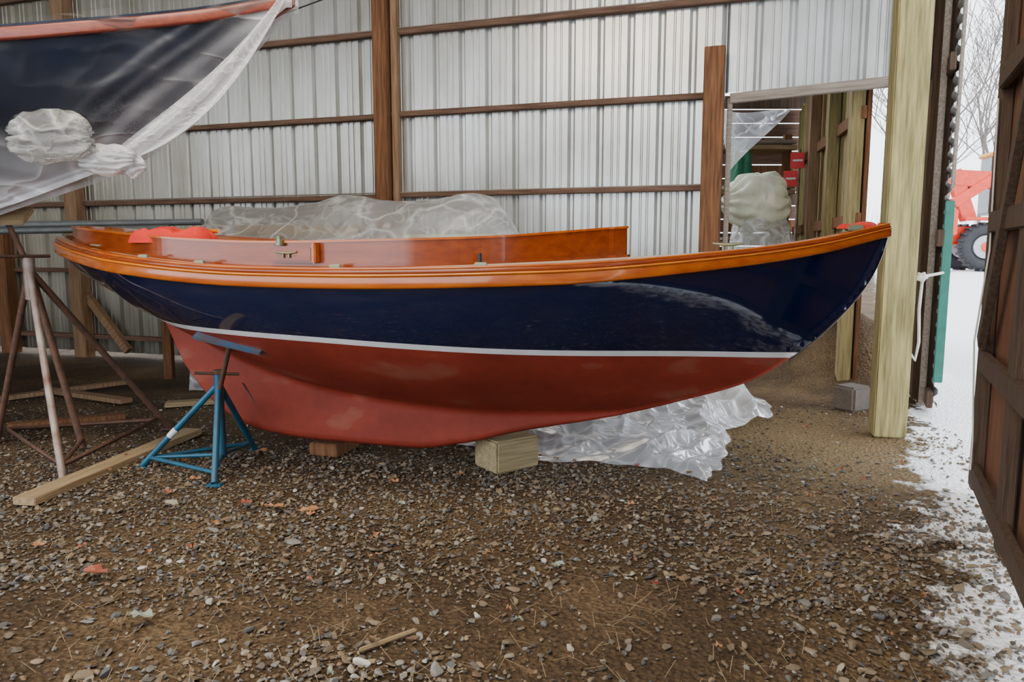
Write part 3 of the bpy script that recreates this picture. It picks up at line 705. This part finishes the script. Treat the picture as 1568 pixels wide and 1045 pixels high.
def leaves():
    V=[];F=[];MI=[]
    L=[(-1.28,3.85,.06,0),(-1.08,3.80,.06,0),(-1.46,3.92,.05,1),(-1.78,3.02,.07,1),(-1.9,4.3,.05,0),(-1.72,4.9,.06,0),(-1.05,3.72,.03,0),(-1.5,3.6,.03,0),(.2,3.1,.04,2),(-.6,3.9,.03,2),(-2.2,3.3,.04,0),(-1.4,2.65,.05,2)]
    for _ in range(110):
        y=random.uniform(2,6); L.append((random.uniform(-.65,.6)*y,y,random.uniform(.012,.028),random.choice((0,1,2,2,3,3))))
    for x,y,s,mi in L:
        a0=random.random()*6; c=len(V); z0=gz(x,y)+.03
        V.append((x,y,z0+.006)); n=12
        for k in range(n):
            r=s*(1 if k%2==0 else .7)*random.uniform(.7,1.1); a=a0+k*2*math.pi/n
            V.append((x+r*math.cos(a),y+r*math.sin(a)*.8,z0+random.uniform(-.003,.02)))
        for k in range(n): F.append((c,c+1+k,c+1+(k+1)%n)); MI.append(mi)
    mkobj('fallen_leaves',V,F,[simple('leaf_orange',(.42,.19,.08),.7),simple('leaf_red',(.34,.09,.05),.7),simple('leaf_pale',(.3,.33,.26),.7),simple('leaf_brown',(.2,.12,.06),.8)],MI)
leaves()
def straw():
    V=[];F=[]
    for _ in range(1500):
        y=random.uniform(1.9,6.2); x=random.uniform(-.7,.58)*y
        l=random.uniform(.02,.06);a=random.random()*3.14;w=.0011;z=gz(x,y)+.016+random.random()*.01
        dx,dy=math.cos(a)*l,math.sin(a)*l; c=len(V)
        V+=[(x-dx-dy*w/l,y-dy+dx*w/l,z),(x-dx+dy*w/l,y-dy-dx*w/l,z),(x+dx+dy*w/l,y+dy-dx*w/l,z+.01),(x+dx-dy*w/l,y+dy+dx*w/l,z+.01)]
        F.append((c,c+1,c+2,c+3))
    mkobj('straw_litter',V,F,simple('straw',(.3,.22,.12),.8))
straw()
# ================================================================= OUTDOORS
th=empty('telehandler',(14.55,23,.76),math.radians(-10))
def wheel(nm,x,y,r):
    tube(nm,[(x+(r*.72)*math.cos(a),y,r+(r*.72)*math.sin(a)) for a in np.linspace(0,2*math.pi,40,endpoint=False)],r*.28,M['rubber'],th,cyc=True)
    cyl(nm+'_hub',(x,y-.04,r),r*.48,.3,M['hub'],th,(math.pi/2,0,0)); cyl(nm+'_cap',(x,y-.2,r),r*.2,.06,M['redpaint'],th,(math.pi/2,0,0))
    for k in range(22):
        a=k/22*2*math.pi; box(nm+'_lug',(x+r*.97*math.cos(a),y,r+r*.97*math.sin(a)),(.08,.38,.07),M['rubber'],th,(0,-a,0),bev=.01)
wheel('wheel_1',.0,0,.74); wheel('wheel_2',2.7,0,.74); wheel('wheel_3',0,1.7,.74); wheel('wheel_4',2.7,1.7,.74)
box('chassis',(1.3,.85,1.1),(4.4,1.1,.55),M['redpaint'],th,bev=.08)
box('engine_cover',(1.5,.35,1.9),(1.8,.6,1.2),M['redpaint'],th,bev=.12)
box('cab',(1.2,1.35,2.7),(1.5,.9,1.9),M['glass'],th,bev=.08); box('cab_roof',(1.2,1.35,3.65),(1.65,1.0,.14),M['yellow'],th,bev=.05)
for dx in(.5,1.9): box('cab_pillar',(dx,.9,2.7),(.09,.09,1.9),M['redpaint'],th)
beam('boom',(-1.0,.5,2.9),(3.2,.7,2.6),.4,.5,M['redpaint'],th,bev=.03); beam('boom_head',(-.85,.5,3.1),(-.3,.5,1.6),.3,.4,M['redpaint'],th)
beam('boom_arm',(-.8,.45,2.1),(.8,.45,3.2),.3,.3,M['redpaint'],th); box('fork_carriage',(-.95,.5,1.5),(.3,1.2,.8),M['redpaint'],th,bev=.04)
box('mudguard',(0,0,1.6),(1.3,.4,.1),M['redpaint'],th,bev=.03)
cyl('beacon',(.9,1.2,3.85),.1,.25,M['yellow'],th)
def tree(x,y,h,sd):
    rnd=random.Random(sd); V=[];E=[];R=[]
    def br(p,d,l,r,dep):
        V.append(p);R.append(r); prev=len(V)-1
        for k in range(4):
            d=(d+Vector((rnd.uniform(-.15,.15),rnd.uniform(-.15,.15),rnd.uniform(0,.12)))).normalized()
            p=p+d*l/4; V.append(p); R.append(r*(1-.16*(k+1))); E.append((prev,len(V)-1)); prev=len(V)-1
            if dep<4 and (k>0 or dep>0):
                a=rnd.uniform(0,6.28); nd=(d+Vector((math.cos(a),math.sin(a),.25))*.9).normalized()
                br(p,nd,l*rnd.uniform(.45,.65),r*.5,dep+1)
    br(Vector((0,0,-.2)),Vector((0,0,1)),h,.11,0)
    VV=[];FF=[]
    for a,b in E:
        pa,pb=V[a],V[b]; d=(pb-pa).normalized(); s=d.orthogonal().normalized(); t2=d.cross(s); c=len(VV)
        for p,r in((pa,R[a]),(pb,R[b])):
            for k in range(3): VV.append(p+(s*math.cos(k*2.094)+t2*math.sin(k*2.094))*max(r,.012))
        for k in range(3): FF.append((c+k,c+(k+1)%3,c+3+(k+1)%3,c+3+k))
    mkobj('bare_tree',VV,FF,M['bark'],loc=(x,y,.7))
for i,(x,y,h) in enumerate([(20.5,33,7),(22.3,34,8),(24,37,7.5),(26,38,9),(19.5,36,6.5),(28,40,8),(22.5,40,9),(24.5,42,10)]): tree(x,y,h,i)
def brush():
    V=[];F=[]
    for _ in range(1500):
        x=random.uniform(22,70); y=55+random.uniform(-3,3); h=random.uniform(1,5.5); c=len(V); dx=random.uniform(-.5,.5)
        V+=[(x-.025,y,.6),(x+.025,y,.6),(x+dx,y,.6+h)]; F.append((c,c+1,c+2))
    mkobj('brush_thicket',V,F,M['bark'])
brush()
# ================================================================= LIGHT + CAMERA
w=D.worlds.new('overcast'); C.scene.world=w; w.use_nodes=True; nt=w.node_tree
bg=nt.nodes['Background']; bg.inputs[0].default_value=(.88,.94,1,1); bg.inputs[1].default_value=4.5
def area(name,loc,tgt,sx,sy,e,col):
    l=D.lights.new(name,'AREA'); l.shape='RECTANGLE'; l.size=sx; l.size_y=sy; l.energy=e; l.color=col
    o=link(D.objects.new(name,l)); o.location=loc; o.rotation_euler=(Vector(tgt)-Vector(loc)).to_track_quat('-Z','Y').to_euler(); return o
area('fill_light',(-1.5,2.5,4.9),(-1,4.5,0),3,1.5,230,(1,.85,.64))  # added unseen warm fill light, aimed at the boat
cam=D.cameras.new('camera'); cam.lens=26.0; cam.sensor_width=36; cam.clip_end=300
co=link(D.objects.new('camera',cam)); co.location=(0,0,1.4); co.rotation_euler=(math.radians(83),0,0)
C.scene.camera=co
